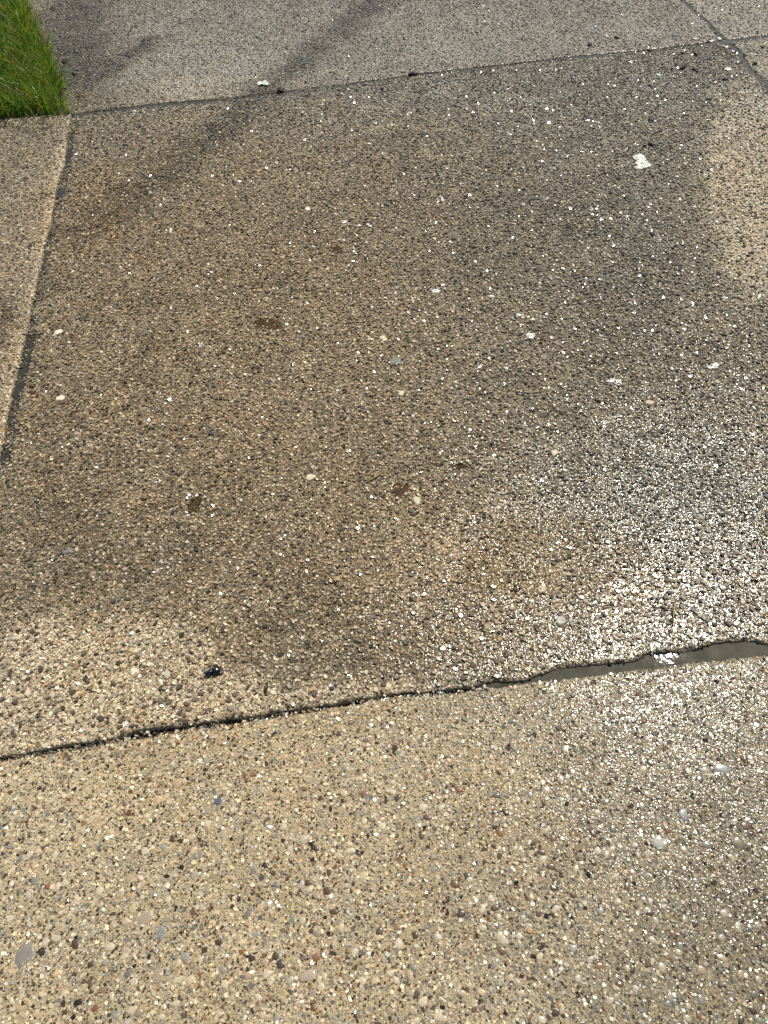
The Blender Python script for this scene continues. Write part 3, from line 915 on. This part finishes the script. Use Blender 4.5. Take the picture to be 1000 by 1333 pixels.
# paint: thin skins with the stones wearing through
def paint(px, py, rx, ry, wear, label, seed, outline=None, ht=.0022, name='paint_patch'):
    z0 = slab_z(px, py)
    c = at(px, py)
    vx = (at(px + rx, py) - at(px - rx, py)) / 2
    vy = (at(px, py - ry) - at(px, py + ry)) / 2
    cell = .0032
    nx, ny = int(2.4 * np.linalg.norm(vx) / cell), int(2.4 * np.linalg.norm(vy) / cell)
    U, Vv = np.meshgrid(np.linspace(-1.2, 1.2, nx + 1), np.linspace(-1.2, 1.2, ny + 1), indexing='ij')
    X = c[0] + vx[0] * U + vy[0] * Vv; Y = c[1] + vx[1] * U + vy[1] * Vv
    X = X + .0012 * N1.one(X * 900 + seed, Y * 900); Y = Y + .0012 * N2.one(X * 900, Y * 900 + seed)
    if outline:
        inside = np.zeros(U.shape, bool)
        n_ = len(outline)
        for i in range(n_):
            (x1, y1), (x2, y2) = outline[i], outline[(i + 1) % n_]
            cond = ((y1 > Vv) != (y2 > Vv))
            xi = (x2 - x1) * (Vv - y1) / ((y2 - y1) or 1e-9) + x1
            inside ^= cond & (U < xi)
        keep = inside.astype(float)
    else:
        keep = np.clip(1.15 - (U ** 2 + Vv ** 2) ** .5, 0, 1) * 1.6
    nz = N3(X, Y, .009, 2) * .5 + .5
    ok = keep * (1 if outline else (.55 + .45 * nz)) > (wear + (0 if outline else .05)) * (.55 + .9 * (N1(X, Y, .006) * .5 + .5))
    Z = z0 + ht + .0011 * N2(X, Y, .008, 2)
    idx = np.arange(U.size).reshape(U.shape)
    m = ok[:-1, :-1] & ok[1:, 1:] & ok[1:, :-1] & ok[:-1, 1:]
    if not outline: m &= rng.random(m.shape) > .12
    else: m &= rng.random(m.shape) > .09
    q = np.stack([idx[:-1, :-1][m], idx[1:, :-1][m], idx[1:, 1:][m], idx[:-1, 1:][m]], -1)
    used, inv = np.unique(q, return_inverse=True)
    V = np.stack([X, Y, Z], -1).reshape(-1, 3)[used]
    o = build_mesh(name, V, [inv.reshape(q.shape)], M_WHITE)
    s = o.modifiers.new('thickness', 'SOLIDIFY'); s.thickness = .0012
    return tag(o, label, 'paint', 'white paint spots on the middle slab')
OUT = [(-1, .75), (-.75, .95), (-.05, 1.0), (.2, .8), (.55, .2), (.98, -.42), (.75, -.6), (.1, -.75), (.05, -.98), (-.1, -.8), (-.6, -.95), (-.8, -.7), (-.62, -.3),
       (-.8, -.2), (-.6, .15), (-.95, .45)]
paint(836, 212, 13, 11, .15, 'solid white paint patch with dark specks on the upper right of the wet slab', 1, OUT, .0028)
for i, (px, py, rx, ry, w, lb) in enumerate([
        (690, 438, 14, 8, .70, 'worn white paint spot left of and above the longest worn one'), (800, 497, 22, 7, .72, 'longest worn white paint spot, on the right of the wet slab'),
        (568, 380, 11, 5, .68, 'small worn white paint spot nearest the middle of the slab'), (928, 477, 16, 7, .66, 'worn white paint spot near the right edge, brightest of the worn ones'),
        (945, 388, 9, 6, .74, 'small worn paint spot at the right edge of the wet slab'), (640, 386, 9, 5, .76, 'faint paint spot right of the small worn one'),
        (677, 411, 11, 5, .78, 'faint paint spot just above another worn one')]):
    paint(px, py, rx, ry, w, lb, i + 2, None, .0024)

# dry stems and stray blades
def stem(name, pts, w, mat, label, cat, group=None):
    q = []
    for i, (px, py, hz) in enumerate(pts):
        zb = slab_z(px, py) + .003 + hz
        p = at(px, py, zb); q.append((p[0], p[1], zb))
    q = np.array(q)
    d = q[-1] - q[0]; d /= np.linalg.norm(d)
    e1 = np.cross(d, [0, 0, 1.0]); e1 /= np.linalg.norm(e1); e2 = np.cross(e1, d)
    K = 6
    V = np.array([q[i] + w * (1 if i < len(q) - 1 else .4) * (math.cos(k * math.tau / K) * e1 + math.sin(k * math.tau / K) * e2) for i in range(len(q)) for k in range(K)])
    k = np.arange(K); k2 = (k + 1) % K
    fs = [np.concatenate([np.stack([i * K + k, i * K + k2, (i + 1) * K + k2, (i + 1) * K + k], -1) for i in range(len(q) - 1)]), k[::-1][None], ((len(q) - 1) * K + k)[None]]
    o = build_mesh(name, V, fs, mat, True)
    return tag(o, label, cat, group)
stem('dry_stem', [(876, 815, 0), (877, 800, .004), (879, 778, .002)], .0013, M_STRAW, 'upright straw coloured stem lying among the glints on the right', 'stem')
stem('dry_stem', [(477, 628, 0), (490, 620, .002), (499, 613, .001)], .0016, M_STRAW, 'short pale stem by the largest dark pit', 'stem')
stem('dry_stem', [(98, 125, 0), (110, 124, .004), (121, 119, .002)], .0018, M_STRAW, 'stray pale stem lying right of the grass', 'stem')
stem('dry_stem', [(84, 108, .02), (94, 103, .012), (106, 96, .004)], .0016, M_MULCH, 'dark stem leaning out of the grass', 'stem')
